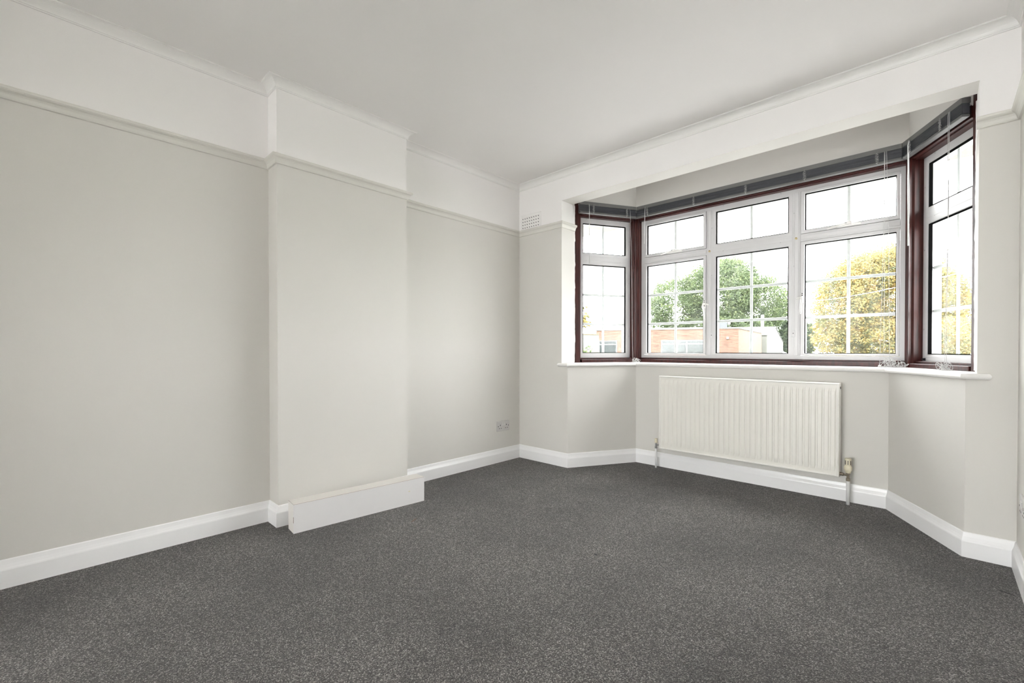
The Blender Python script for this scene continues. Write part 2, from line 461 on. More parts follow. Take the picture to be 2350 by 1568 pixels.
o = MB().box(0, 0.57, -3.92, -3.80, 0, HC).build('shade_nib', 'wall')  # unseen stub added to block light from behind on the left wall
tag(o, 'short wall nib behind the camera added to shade the left wall', 'wall', 'structure')

# skirting, picture rail, cornice: profiles swept round the room with mitres
PATH = [(0, YB), (0, CH0), (CHD, CH0), (CHD, CH1), (0, CH1), (0, 0), (BX0, 0), (BX1, BD), (BX2, BD), (BX3, 0), (XR, 0), (XR, YB)]
PATHU = [(0, YB), (0, CH0), (CHD, CH0), (CHD, CH1), (0, CH1), (0, 0), (XR, 0), (XR, YB)]
def mitre_ring(path, i, prof):
    p = Vector(path[i])
    def nrm(a, b2):
        d = (Vector(b2) - Vector(a)).normalized(); return Vector((d.y, -d.x))
    if i == 0: m = nrm(path[0], path[1])
    elif i == len(path) - 1: m = nrm(path[-2], path[-1])
    else:
        n1 = nrm(path[i - 1], path[i]); n2 = nrm(path[i], path[i + 1])
        m = (n1 + n2); m = m / (m.dot(n1))
    return [(p.x + m.x * q, p.y + m.y * q, z) for q, z in prof]
def sweep(path, i0, i1, prof, name, mat, label, cat, smooth=False):
    o = MB().loft([mitre_ring(path, i, prof) for i in range(i0, i1 + 1)]).build(name, mat, smooth=smooth)
    return tag(o, label, cat, 'structure')
SK = [(0, 0), (TS, 0), (TS, 0.072), (TS - 0.001, 0.077), (0.0125, 0.082), (0.0085, 0.094), (0.0065, 0.104), (0.0055, 0.110), (0.003, HS), (0, HS)]
sweep(PATH, 0, 1, SK, 'baseboard_left', 'gloss', 'white skirting board along the long left wall', 'skirting')
sweep(PATH, 1, 4, SK, 'baseboard_chimney', 'gloss', 'white skirting board wrapping the chimney breast', 'skirting')
sweep(PATH, 4, 5, SK, 'baseboard_alcove', 'gloss', 'white skirting board between chimney breast and window corner', 'skirting')
sweep(PATH, 5, 6, SK, 'baseboard_front_left', 'gloss', 'short white skirting board under the air vent', 'skirting')
sweep(PATH, 6, 9, SK, 'baseboard_bay', 'gloss', 'white skirting board following the bay behind the radiator', 'skirting')
sweep(PATH, 9, 10, SK, 'baseboard_front_right', 'gloss', 'short white skirting board right of the bay', 'skirting')
sweep(PATH, 10, 11, SK, 'baseboard_right', 'gloss', 'white skirting board along the right wall', 'skirting')
RL = [(0, 1.949), (0.008, 1.951), (0.011, 1.957), (0.014, 1.968), (0.019, 1.976), (0.027, 1.981), (0.028, 1.983), (0.030, 1.985), (0.030, 1.994), (0.026, 1.998), (0, 1.999)]
PL = list(PATHU)
sweep(PL, 0, 1, RL, 'trim_1', 'rail', 'stone picture rail along the long left wall', 'picture rail')
sweep(PL, 1, 4, RL, 'trim_2', 'rail', 'stone picture rail wrapping the chimney breast', 'picture rail')
sweep(PL, 4, 5, RL, 'trim_3', 'rail', 'stone picture rail between chimney breast and window corner', 'picture rail')
PFL = [(0, -1), (0, 0), (UB0, 0), (UB0, 0.171)]
sweep(PFL, 1, 3, RL, 'trim_4', 'rail', 'short stone picture rail below the air vent, turning into the reveal', 'picture rail')
PFR = [(UB3 - 0.009, 0), (UB3, 0), (XR, 0), (XR, YB)]
sweep(PFR, 0, 2, RL, 'trim_5', 'rail', 'short stone picture rail right of the bay window', 'picture rail')
sweep(PFR, 2, 3, RL, 'trim_6', 'rail', 'stone picture rail along the right wall', 'picture rail')
def cove():
    pts = [(0, 2.3505), (0.0055, 2.3505), (0.0065, 2.3555), (0.0085, 2.3565)]
    cx, cz, r = 0.0455, 2.3565, 0.0350
    for k in range(0, 9):
        t = math.pi - (math.pi / 2) * k / 8
        pts.append((cx + 0.0365 * math.cos(t), cz + r * math.sin(t)))
    pts += [(0.0475, 2.3915), (0.0475, 2.3938), (0.0505, 2.3938), (0.0505, HC), (0, HC)]
    return pts
CV = cove()
sweep(PATHU, 0, 1, CV, 'trim_7', 'cornice', 'white coved cornice along the long left wall', 'cornice')
sweep(PATHU, 1, 4, CV, 'trim_8', 'cornice', 'white coved cornice wrapping the chimney breast', 'cornice')
sweep(PATHU, 4, 5, CV, 'trim_9', 'cornice', 'white coved cornice between chimney breast and window corner', 'cornice')
sweep(PATHU, 5, 6, CV, 'trim_10', 'cornice', 'white coved cornice above the bay window beam', 'cornice')
sweep(PATHU, 6, 7, CV, 'trim_11', 'cornice', 'white coved cornice along the right wall', 'cornice')

# window sill board with rounded nosing and horns
NOSE = 0.032
a, b = strip(-NOSE, 0.15)
def sill_ring(ins, z):
    d = -NOSE + ins
    k = T30 * NOSE
    return [(0.4555 + ins, 0.0, z), (0.4555 + ins, -NOSE + ins, z), (BX0 + T30 * NOSE * 1.0 - T30 * ins, -NOSE + ins, z),
            (cL(d), BD + d, z), (cR(d), BD + d, z), (BX3 - T30 * NOSE + T30 * ins, -NOSE + ins, z),
            (2.9465 - ins, -NOSE + ins, z), (2.9465 - ins, 0.0, z), (UB3, 0.0, z), (UB3, 0.17, z), FR(0.13, 0.15, z), (cR(0.15), BD + 0.15, z), (cL(0.15), BD + 0.15, z), FL(0.13, 0.15, z), (UB0, 0.17, z), (UB0, 0.0, z)]
rings = []
for k in range(9):
    t = -math.pi / 2 + math.pi * k / 8
    rings.append(sill_ring(0.0145 * (1 - math.cos(t)), 0.8305 + 0.0145 * math.sin(t)))
o = MB().loft(rings).build('trim_12', 'sill')
tag(o, 'white rounded window sill board running round the bay', 'window sill', 'structure')

# ---------------------------------------------------------------- windows
D_W, D_A, D_G, D_B = 0.14, 0.205, 0.224, 0.275
ZB, ZT, ZM0, ZM1 = 0.8845, 2.095, 1.716, 1.768
UGB, UGT, LGB, LGT = 1.793, 2.048, 0.926, 1.692
def ring(mb, fn, o_, i_, d0, d1):
    """rectangular ring (s0,s1,z0,z1) outer/inner, from offset d0 to d1, with mitred corners"""
    def rect(r, d): return [fn(r[0], d, r[2]), fn(r[1], d, r[2]), fn(r[1], d, r[3]), fn(r[0], d, r[3])]
    k = len(mb.v)
    for r, d in ((o_, d0), (i_, d0), (i_, d1), (o_, d1)): mb.v += rect(r, d)
    for q in range(4):
        a0, b0 = k + q * 4, k + ((q + 1) % 4) * 4
        for i in range(4):
            j = (i + 1) % 4
            mb.face((a0 + i, a0 + j, b0 + j, b0 + i))
    return mb
def stepped(mb, fn, o_, i_, steps):
    """ring with a stepped inner face: steps = [(inset fraction 0..1, d)] from outer edge to inner edge"""
    rs = []
    for t, d in steps:
        r = [o_[k] + (i_[k] - o_[k]) * t for k in range(4)]
        rs.append([fn(r[0], d, r[2]), fn(r[1], d, r[2]), fn(r[1], d, r[3]), fn(r[0], d, r[3])])
    k = len(mb.v)
    for r in rs: mb.v += r
    n = len(rs)
    for q in range(n):
        a0, b0 = k + q * 4, k + ((q + 1) % n) * 4
        for i in range(4):
            j = (i + 1) % 4
            mb.face((a0 + i, a0 + j, b0 + j, b0 + i))
    return mb

def light(root, fn, cell, glass, opening, bars_h):
    """one glazed light: cell = space between frame members, glass = visible pane (s0,s1,z0,z1)"""
    g = 0.0026 if opening else 0.0003
    oc = (cell[0] + g, cell[1] - g, cell[2] + g, cell[3] - g)
    front = D_A - (0.006 if opening else 0.001)
    mb = MB()
    stepped(mb, fn, oc, glass, [(0, D_B - 0.02), (0, front), (0.86, front), (0.90, front + 0.003), (1.0, front + 0.005), (1.0, D_B)])
    cs = mb.build('casement' if opening else 'fixed_light', 'alu', root)
    gk = (glass[0], glass[1], glass[2], glass[3]); w = 0.0035
    mb = MB(); ring(mb, fn, (gk[0] - 0.0004, gk[1] + 0.0004, gk[2] - 0.0004, gk[3] + 0.0004), (gk[0] + w, gk[1] - w, gk[2] + w, gk[3] - w), D_A + 0.0015, D_G + 0.001)
    mb.build('gasket', 'gasket', cs)
    mb = MB(); mb.box(gk[0] + 0.0005, gk[1] - 0.0005, D_G + 0.002, D_G + 0.005, gk[2] + 0.0005, gk[3] - 0.0005, fn)
    mb.build('pane', 'glass', cs)
    mid = (gk[0] + gk[1]) / 2; bw = 0.0100
    MB().box(mid - bw, mid + bw, D_G + 0.0075, D_G + 0.0165, gk[2] + 0.001, gk[3] - 0.001, fn).build('glazing_bar', 'bar', cs, bevel=0.0044, seg=3)
    for z in bars_h:
        MB().box(gk[0] + 0.001, gk[1] - 0.001, D_G + 0.007, D_G + 0.017, z - bw, z + bw, fn).build('glazing_bar', 'bar', cs, bevel=0.0044, seg=3)
    return cs

def screws(root, fn, pts, d):
    for s, z in pts:
        ob = MB().lathe([(0.0001, 0), (0.0038, 0), (0.0038, 0.0015), (0.0001, 0.0015)], (0, 0, 0), 8, 'y').build('screw', 'chrome', root)
        c = Vector(fn(s, d - 0.0012, z)) - Vector(root.location)
        ax = Vector(fn(s, d + 1, z)) - Vector(fn(s, d, z))
        ob.data.transform(Matrix.Translation(Vector(root.location)))
        ob.location = c
        ob.rotation_euler = (0, 0, math.atan2(-ax.x, ax.y))

def wood_frame(root, fn, sa, sb, left_mitre, right_mitre, s_lo, s_hi):
    """sa, sb: opening of the timber; s_lo/s_hi: outer ends at D_W (functions of d where mitred)"""
    lo = (lambda d: s_lo(d)) if left_mitre else (lambda d: s_lo)
    hi = (lambda d: s_hi(d)) if right_mitre else (lambda d: s_hi)
    dw, db = D_W, D_B + 0.01
    dj = dw - (0 if left_mitre else 0.0012)
    MB().prism([(lo(dw), dj), (sa - 0.012, dj), (sa - 0.012, dw + 0.010), (sa, dw + 0.018), (sa, db), (lo(db), db)], ZB - 0.045, ZT + (0.07 if left_mitre else 0.16), fn).build('jamb', 'wood', root)
    MB().prism([(hi(dw), dw), (sb + 0.012, dw), (sb + 0.012, dw + 0.010), (sb, dw + 0.018), (sb, db), (hi(db), db)], ZB - 0.045, ZT + 0.07, fn).build('jamb', 'wood', root)
    e = 0.0004
    h = MB(); h.prism([(sa + e, dw - e), (sb - e, dw - e), (sb - e, db), (sa + e, db)], ZT + 0.006, ZT + 0.07, fn)
    h.build('head', 'wood', root)
    MB().box(sa + e, sb - e, dw + 0.022, db, ZT - 0.002, ZT + 0.0058, fn).build('head_bead', 'wood', root)
    MB().box(sa + e, sb - e, dw - 0.004, db, ZB - 0.0398, ZB - 0.014, fn).build('bottom_rail', 'wood', root, bevel=0.003)
    MB().box(sa + e, sb - e, dw + 0.028, db, ZB - 0.0138, ZB, fn).build('bottom_bead', 'wood', root, bevel=0.002)

def side_window(name, fn, base, label, wa):
    root = thing(name, base, label, 'window', 'structure')
    wood_frame(root, fn, wa, 0.684, False, True, 0.1178, scL)
    sa, sb = wa + 0.0005, 0.6835
    fw = 0.022
    ring(MB(), fn, (sa, sb, ZB, ZT), (sa + fw, sb - fw, ZB + fw, ZT - fw), D_A, D_B).build('outer_frame', 'alu', root)
    MB().box(sa + fw + 0.0003, sb - fw - 0.0003, D_A - 0.0005, D_B, ZM0, ZM1, fn).build('transom', 'alu', root)
    MB().box(sa + fw + 0.0003, sb - fw - 0.0003, D_A - 0.002, D_A - 0.0006, ZM0 + 0.014, ZM1 - 0.014, fn).build('transom_strip', 'alu', root)
    light(root, fn, (sa + fw, sb - fw, ZM1, ZT - fw), (wa + 0.042, 0.639, UGB, UGT), False, [])
    light(root, fn, (sa + fw, sb - fw, ZB + fw, ZM0), (wa + 0.042, 0.639, LGB, LGT), False, [1.434, 1.179])
    screws(root, fn, [(0.256, 2.087), (0.585, 2.087), (0.256, 1.730), (0.585, 1.730), (0.672, 1.918), (0.672, 1.545), (0.672, 1.074)], D_A)
    return root
W1 = side_window('window_1', FL, FL(0.4, D_A, 0.845), 'narrow splayed window on the left of the bay in dark red timber', 0.182)
W3 = side_window('window_3', FR, FR(0.4, D_A, 0.845), 'narrow splayed window on the right of the bay beside the pier', 0.199)
MB().box(0.655, 0.672, D_A - 0.012, D_A - 0.0005, ZB + 0.003, ZB + 0.018, FR).build('corner_block', 'slot', W3)

W2 = thing('window_2', FC(1.70, D_A, 0.845), 'wide three-light white window in the middle of the bay', 'window', 'structure')
wood_frame(W2, FC, 0.792, 2.614, True, True, cL, cR)
sa, sb, fw = 0.7925, 2.6135, 0.026
ring(MB(), FC, (sa, sb, ZB, ZT), (sa + fw, sb - fw, ZB + fw, ZT - fw), D_A, D_B).build('outer_frame', 'alu', W2)
MU = [(1.374, 1.426), (1.9885, 2.0405)]
for m0, m1 in MU:
    MB().box(m0, m1, D_A - 0.001, D_B, ZB + fw + 0.0003, ZT - fw - 0.0003, FC).build('mullion', 'alu', W2)
    MB().box(m0 + 0.016, m1 - 0.014, D_A - 0.004, D_A - 0.0012, ZB + fw + 0.0003, ZT - fw - 0.0003, FC).build('mullion_strip', 'alu', W2, bevel=0.001)
cells = [(sa + fw, MU[0][0]), (MU[0][1], MU[1][0]), (MU[1][1], sb - fw)]
glass = [(0.848, 1.350), (1.451, 1.963), (2.067, 2.569)]
CS = []
for k, ((c0, c1), (g0, g1)) in enumerate(zip(cells, glass)):
    MB().box(c0 + 0.0003, c1 - 0.0003, D_A - 0.0005, D_B, ZM0, ZM1, FC).build('transom', 'alu', W2)
    MB().box(c0 + 0.0003, c1 - 0.0003, D_A - 0.003, D_A - 0.0006, ZM0 + 0.014, ZM1 - 0.014, FC).build('transom_strip', 'alu', W2, bevel=0.001)
    up = light(W2, FC, (c0, c1, ZM1, ZT - fw), (g0, g1, UGB, UGT), k != 1, [])
    lo = light(W2, FC, (c0, c1, ZB + fw, ZM0), (g0, g1, LGB, LGT), k != 1, [1.434, 1.180])
    CS.append((up, lo))
screws(W2, FC, [(1.506, 2.086), (1.914, 2.086), (1.418, 1.925), (1.418, 1.549), (1.999, 1.923), (1.999, 1.548), (1.506, 1.730), (1.912, 1.730)], D_A - 0.003)
def paint_edge(root, fn, s_in, seed):
    q = random.Random(seed); m = MB(); n = 90
    z0, z1 = 0.850, 2.166
    w = 0.0
    for i in range(n + 1):
        z = z0 + (z1 - z0) * i / n
        w = 0.75 * w + q.uniform(-0.0012, 0.0016) + (0.004 if q.random() < 0.04 else 0)
        e = s_in + min(0.009, max(0.0003, 0.0015 + w))
        m.v += [fn(s_in - 0.012, D_W - 0.0022, z), fn(e, D_W - 0.0022, z), fn(e, D_W - 0.0011, z), fn(s_in - 0.012, D_W - 0.0011, z)]
        if i:
            a, b_ = 4 * (i - 1), 4 * i
            for k in range(4):
                m.face((a + k, a + (k + 1) % 4, b_ + (k + 1) % 4, b_ + k))
    m.face((0, 1, 2, 3)); m.face((4 * n, 4 * n + 3, 4 * n + 2, 4 * n + 1))
    m.build('paint_edge', 'white_wall', root)
paint_edge(W1, FL, 0.1178, 3)
paint_edge(W3, FR, 0.1660, 9)
# cockspur handles on the two side casements, stays on the two fanlights, locks and strike plates
def cockspur(parent, s, z, side):
    m = MB()
    d = D_A - 0.006
    m.box(s - 0.010, s + 0.010, d - 0.006, d, z - 0.035, z + 0.03, FC)
    h = m.build('handle_plate', 'hwhite', parent, bevel=0.003)
    m = MB()
    m.tube([FC(s, d - 0.008, z), FC(s, d - 0.022, z), FC(s + 0.003 * side, d - 0.030, z - 0.02), FC(s - 0.004 * side, d - 0.026, z - 0.06), FC(s - 0.006 * side, d - 0.024, z - 0.105), FC(s - 0.006 * side, d - 0.023, z - 0.118)], [0.008, 0.009, 0.0085, 0.0065, 0.006, 0.004], 8)
    m.build('handle', 'hwhite', parent, smooth=True)
    m = MB(); m.tube([FC(s, d - 0.012, z), FC(s - 0.022 * side, d - 0.010, z - 0.004), FC(s - 0.036 * side, d - 0.008, z - 0.008)], [0.008, 0.007, 0.005], 8)
    m.build('handle_nose', 'hwhite', parent, smooth=True)
    for dz in (0.026, 0.014, -0.014):
        MB().lathe([(0.0001, 0), (0.0042, 0), (0.0042, 0.002), (0.0001, 0.002)], FC(s, d - 0.0075, z + dz), 8, 'y').build('handle_screw', 'slot', parent)
cockspur(CS[0][1], 1.362, 1.322, -1)
cockspur(CS[2][1], 2.054, 1.322, 1)
def fan_handle(parent, s, z):
    d = D_A - 0.006
    MB().box(s - 0.055, s + 0.075, d - 0.006, d, z - 0.008, z + 0.004, FC).build('stay_plate', 'hwhite', parent, bevel=0.002)
    MB().tube([FC(s - 0.11, d - 0.012, z - 0.010), FC(s - 0.05, d - 0.016, z + 0.001), FC(s, d - 0.016, z + 0.008), FC(s + 0.06, d - 0.012, z + 0.010)], [0.006, 0.0075, 0.0075, 0.005], 8).build('stay_handle', 'hwhite', parent, smooth=True)
    MB().box(s - 0.012, s + 0.028, d - 0.030, d - 0.006, z + 0.0, z + 0.017, FC).build('stay_catch', 'hwhite', parent, bevel=0.003)
    MB().lathe([(0.0001, 0), (0.005, 0), (0.005, 0.003), (0.0001, 0.003)], FC(s - 0.002, d - 0.033, z + 0.009), 8, 'y').build('stay_screw', 'chrome', parent)
fan_handle(CS[0][0], 1.097, 1.782)
fan_handle(CS[2][0], 2.312, 1.782)
for s in (1.401, 2.014):
    MB().lathe([(0.0001, 0), (0.0085, 0), (0.0085, 0.005), (0.006, 0.006), (0.0001, 0.006)], FC(s, D_A - 0.0105, 1.742), 12, 'y').build('lock', 'gold', W2)
    MB().lathe([(0.0001, 0), (0.003, 0), (0.003, 0.002), (0.0001, 0.002)], FC(s, D_A - 0.0128, 1.745), 8, 'y').build('lock_hole', 'slot', W2)
for s in (1.418, 1.998):
    MB().box(s - 0.011, s + 0.011, D_A - 0.0055, D_A - 0.0012, 1.045, 1.088, FC).build('strike_plate', 'alu', W2, bevel=0.001)
    MB().lathe([(0.0001, 0), (0.0032, 0), (0.0032, 0.0015), (0.0001, 0.0015)], FC(s, D_A - 0.0068, 1.07), 8, 'y').build('strike_hole', 'slot', W2)

# ---------------------------------------------------------------- radiator
RX0, RX1, RZ0, RZ1, RYF, RYB = 1.1165, 2.3175, 0.166, 0.746, 0.441, 0.505
rad = thing('radiator', ((RX0 + RX1) / 2, 0.48, 0), 'cream ribbed panel radiator under the middle window', 'radiator')
def rib_panel():
    m = MB()
    n = 33; w = RX1 - RX0 - 0.030; x0 = RX0 + 0.015
    p = w / n
    cols = []
    for k in range(n):
        xs = x0 + k * p
        cols += [(xs, 0.0), (xs + p * 0.10, 0.0), (xs + p * 0.20, 1.0), (xs + p * 0.74, 1.0), (xs + p * 0.93, 0.0)]
    cols.append((x0 + w, 0.0))
    z0, z1 = RZ0 + 0.012, RZ1 - 0.012
    rows = [(z0, 0), (z0 + 0.018, 0), (z0 + 0.045, 0.85), (z0 + 0.055, 1), (z1 - 0.055, 1), (z1 - 0.045, 0.85), (z1 - 0.018, 0), (z1, 0)]
    dep = 0.0058
    for z, t in rows:
        for x, h in cols: m.v.append((x, RYF + 0.0005 - dep * h * t + dep * 0.4, z))
    nc = len(cols)
    for r in range(len(rows) - 1):
        for c in range(nc - 1):
            m.face((r * nc + c, r * nc + c + 1, (r + 1) * nc + c + 1, (r + 1) * nc + c))
    # returned edge and back so the panel has thickness
    o = len(m.v)
    for z in (z0, z1):
        for x in (x0, x0 + w): m.v.append((x, RYF + 0.014, z))
    m.face((o, o + 1, o + 3, o + 2))
    return m
pn = rib_panel().build('ribbed_panel', 'rad', rad)
m = MB()
def fR(s, d, z): return (s, d, z)
stepped(m, fR, (RX0, RX1, RZ0, RZ1), (RX0 + 0.0165, RX1 - 0.0165, RZ0 + 0.0135, RZ1 - 0.0135), [(0, RYB), (0, RYF + 0.003), (0.12, RYF - 0.0015), (0.30, RYF - 0.004), (0.55, RYF - 0.004), (0.75, RYF - 0.001), (0.8, RYF + 0.001), (1.0, RYF + 0.001), (1.0, RYB)])
m.build('casing', 'radtrim', rad)
MB().box(RX0 + 0.017, RX1 - 0.017, RYB - 0.012, RYB, RZ0 + 0.014, RZ1 - 0.014).build('back_panel', 'rad', rad)
MB().lathe([(0.0001, 0), (0.008, 0), (0.008, 0.004), (0.0001, 0.004)], (RX1 - 0.002, 0.473, RZ1 - 0.030), 10, 'x').build('bleed_plug', 'slot', rad)
for x in (RX0 + 0.16, RX1 - 0.16):
    MB().box(x - 0.018, x + 0.018, RYB + 0.0002, BD - 0.0002, RZ0 + 0.06, RZ1 - 0.10).build('wall_bracket', 'rad', rad)
# right-hand thermostatic valve and its pipe
px, py = 2.3605, 0.467
pp = MB().tube([(px, py, 0.0), (px, py, 0.150)], 0.0100, 14).build('pipe', 'pipe', rad, smooth=True)
vv = MB().lathe([(0.0001, 0.146), (0.0115, 0.146), (0.0115, 0.162), (0.0085, 0.164), (0.0085, 0.184), (0.011, 0.186), (0.011, 0.197), (0.0001, 0.197)], (px, py, 0), 12).build('valve_body', 'brass', rad)
MB().tube([(px, py, 0.180), (RX1 + 0.022, py, 0.182), (RX1 + 0.020, py, 0.182), (RX1 - 0.002, py, 0.184)], [0.0065, 0.0065, 0.0105, 0.0105], 10).build('valve_tail', 'brass', vv)
hd = MB().lathe([(0.0001, 0.196), (0.0145, 0.196), (0.0145, 0.203), (0.0165, 0.204), (0.0165, 0.208), (0.0205, 0.211), (0.0225, 0.220), (0.0215, 0.234), (0.0170, 0.241), (0.0175, 0.279), (0.0165, 0.285), (0.0001, 0.2875)], (px, py, 0), 24).build('thermostatic_head', 'trv', rad, smooth=False)
plabel(hd, 'cream thermostatic dial')
for ang in (-75, -30, 15, 60, 105, 150, 195, 240):
    a = math.radians(ang - 100)
    c, s = math.cos(a), math.sin(a)
    def fn(q, d, z, c=c, s=s): return (px + c * d - s * q, py + s * d + c * q, z)
    MB().box(-0.0018, 0.0018, 0.0155, 0.0181, 0.248, 0.273, fn).build('slot', 'slot', hd)
# left-hand lockshield valve
qx, qy = 1.0755, 0.476
MB().tube([(qx, qy, 0.0), (qx, qy, 0.160)], 0.0078, 12).build('pipe', 'pipe', rad, smooth=True)
lv = MB().lathe([(0.0001, 0.157), (0.011, 0.157), (0.011, 0.173), (0.0075, 0.175), (0.0075, 0.200), (0.0001, 0.201)], (qx, qy, 0), 10).build('valve_body', 'chrome', rad)
MB().tube([(qx, qy, 0.184), (RX0 - 0.016, qy, 0.186), (RX0 - 0.015, qy, 0.186), (RX0 + 0.002, qy, 0.188)], [0.006, 0.006, 0.0095, 0.0095], 10).build('valve_tail', 'chrome', lv)
MB().lathe([(0.0001, 0.2005), (0.0115, 0.2005), (0.0125, 0.206), (0.0115, 0.236), (0.0001, 0.237)], (qx, qy, 0), 12).build('valve_cap', 'trv', lv)

# ---------------------------------------------------------------- boxed pipe cover at the chimney foot
bdir = Vector((0.063, 0.744, 0)).normalized(); bnor = Vector((bdir.y, -bdir.x, 0))
BO = Vector((0.301, -1.981, 0)); BL, BDp, BH = 0.7475, 0.096, 0.1515
bxo = thing('pipe_boxing', tuple(BO + bdir * BL / 2 - bnor * BDp / 2), 'low white board box standing in front of the chimney breast', 'box')
def FB(s, d, z): return tuple(BO + bdir * s - bnor * d + Vector((0, 0, z)))
MB().box(0.0, BL, 0.0, 0.0035, 0.0, BH - 0.0022, FB).build('front_board', 'mdf', bxo)
MB().box(0.0, 0.0030, 0.0037, BDp, 0.0, BH - 0.0022, FB).build('end_board', 'mdftop', bxo)
MB().box(BL - 0.0030, BL, 0.0037, BDp, 0.0, BH - 0.0022, FB).build('end_board', 'mdftop', bxo)
MB().box(0.0032, BL - 0.0032, BDp - 0.0035, BDp, 0.0, BH - 0.0022, FB).build('back_board', 'mdftop', bxo)
MB().box(0.0006, BL, 0.0018, BDp, BH - 0.0012, BH, FB).build('top_board', 'mdftop', bxo)
MB().box(0.0003, BL - 0.0003, 0.0012, BDp - 0.0005, BH - 0.0021, BH - 0.0013, FB).build('board_edge', 'raw', bxo)
MB().prism([(-0.0004, 0.0002), (0.0008, 0.0002), (0.0008, 0.006), (-0.0004, 0.006)], 0.055, 0.086, FB).build('chipped_edge', 'raw', bxo)
MB().box(0.640, 0.652, -0.0004, 0.0002, 0.078, 0.084, FB).build('paint_chip', 'trv', bxo)

# ---------------------------------------------------------------- double socket on the left wall
def socket(name, base, fn, label, pattress):
    r = thing(name, base, label, 'socket', None, 'double wall sockets')
    d0 = pattress
    if pattress:
        MB().box(-0.073, 0.073, 0.0002, pattress, -0.043, 0.043, fn).build('back_box', 'gloss', r, bevel=0.006)
    fp = MB().box(-0.073, 0.073, d0 + 0.0002, d0 + 0.009, -0.043, 0.043, fn).build('faceplate', 'socket', r, bevel=0.0035)
    for sgn in (-1, 1):
        cx = 0.036 * sgn
        MB().box(cx - 0.0035, cx + 0.0035, d0 + 0.0088, d0 + 0.0094, 0.002, 0.013, fn).build('pin_hole', 'slot', fp)
        for h in (-0.011, 0.011):
            MB().box(cx + h - 0.0036, cx + h + 0.0036, d0 + 0.0088, d0 + 0.0094, -0.022, -0.016, fn).build('pin_hole', 'slot', fp)
        ob = MB().lathe([(0.0001, 0), (0.0042, 0), (0.0042, 0.0006), (0.0001, 0.0006)], (0, 0, 0), 8, 'y').build('screw_hole', 'slot', fp)
        c = Vector(fn(0.0585 * sgn, d0 + 0.0092, -0.001)) - Vector(r.location)
        ob.data.transform(Matrix.Translation(Vector(r.location)))
        ax = Vector(fn(0, 1, 0)) - Vector(fn(0, 0, 0))
        ob.location = c; ob.rotation_euler = (0, 0, math.atan2(-ax.x, ax.y))
        MB().box(0.009 * sgn - 0.0065, 0.009 * sgn + 0.0065, d0 + 0.0088, d0 + 0.0125, 0.004, 0.027, fn).build('rocker_switch', 'rocker', fp, bevel=0.001)
    return r
socket('double_socket', (0.0, -0.2067, 0.3035), lambda s, d, z: (d, -0.2067 + s, 0.3035 + z), 'grey-white double wall socket above the skirting in the far left corner', 0.0)
socket('double_socket', (XR, -0.372, 0.350), lambda s, d, z: (XR - d, -0.372 - s, 0.350 + z), 'white surface-mounted socket on the right wall at the picture edge', 0.012)

# ---------------------------------------------------------------- air vent
vent = thing('air_vent', (0.135, 0, 2.0), 'white perforated air vent above the picture rail in the corner', 'air vent')
VX0, VX1, VZ0, VZ1 = 0.028, 0.250, 2.0005, 2.118
stepped(MB(), lambda s, d, z: (s, -d, z), (VX0 - 0.006, VX1 + 0.006, VZ0 - 0.0005, VZ1 + 0.012), (VX0 + 0.010, VX1 - 0.010, VZ0 + 0.004, VZ1 - 0.010), [(0, 0.0), (0, 0.005), (0.3, 0.010), (0.7, 0.010), (1.0, 0.006), (1.0, 0.0)]).build('vent_surround', 'cornice', vent)
vp = MB().box(VX0 + 0.0102, VX1 - 0.0102, -0.006, -0.0002, VZ0 + 0.0042, VZ1 - 0.0102).build('vent_plate', 'cornice', vent)
hole = MB().lathe([(0.0001, 0), (0.0044, 0), (0.0044, 0.0012), (0.0001, 0.0012)], (0, 0, 0), 8, 'y')
first = None
for r in range(4):
    for c in range(8):
        x = VX0 + 0.021 + c * 0.0258; z = VZ0 + 0.018 + r * 0.0262
        if first is None:
            ob = hole.build('vent_hole', 'slot', vp); ob.data.transform(Matrix.Translation(Vector(vent.location))); first = ob
        else:
            ob = first.copy(); COL.objects.link(ob); ob.parent = vp
        ob.location = Vector((x, -0.0072, z)) - Vector(vent.location)

# ---------------------------------------------------------------- raised venetian blinds
rng = random.Random(7)
def cord_path(p0, p1, n, wob, seed):
    q = random.Random(seed); out = []
    for i in range(n + 1):
        t = i / n
        out.append(tuple(p0[k] + (p1[k] - p0[k]) * t + wob * math.sin(3.1 * t + q.random() * 0.6 + k) * (t * (1 - t)) * 4 * 0.5 for k in range(3)))
    return out
def bunch(parent, fn, s, seed):
    """loops of ladder cord gathered in front of the slats"""
    q = random.Random(seed)
    pts = []
    for i in range(46):
        t = i / 45
        pts.append(fn(s + 0.011 * math.sin(i * 1.9 + q.random()) * (0.6 + 0.4 * math.sin(3 * t)), 0.079 - 0.004 * q.random(), 2.168 - 0.066 * t + 0.006 * math.sin(i * 2.7)))
    MB().tube(pts, 0.0011, 4).build('ladder_cord', 'cord', parent, smooth=True)
def tangle(parent, fn, s, d, z, seed, w=0.05, h=0.045, n=3):
    q = random.Random(seed)
    for k in range(n):
        a, b2, ph = q.uniform(1.4, 3.2), q.uniform(1.7, 3.7), q.uniform(0, 6)
        off = q.uniform(-w * 0.5, w * 0.5)
        pts = []
        for i in range(61):
            t = 2 * math.pi * i / 60
            zz = h * q.uniform(0.96, 1.0) * (0.5 + 0.5 * math.sin(b2 * t + ph)) ** 1.6 * (0.45 + 0.55 * abs(math.sin(t * 0.5)))
            pts.append(fn(s + off + w * math.sin(a * t + ph) * (0.5 + 0.5 * math.cos(t * 0.5)), d + 0.016 * math.sin(2.3 * t + k), z + 0.0022 + zz))
        MB().tube(pts, 0.0013, 4).build('cord_tangle', 'cord', parent, smooth=True)
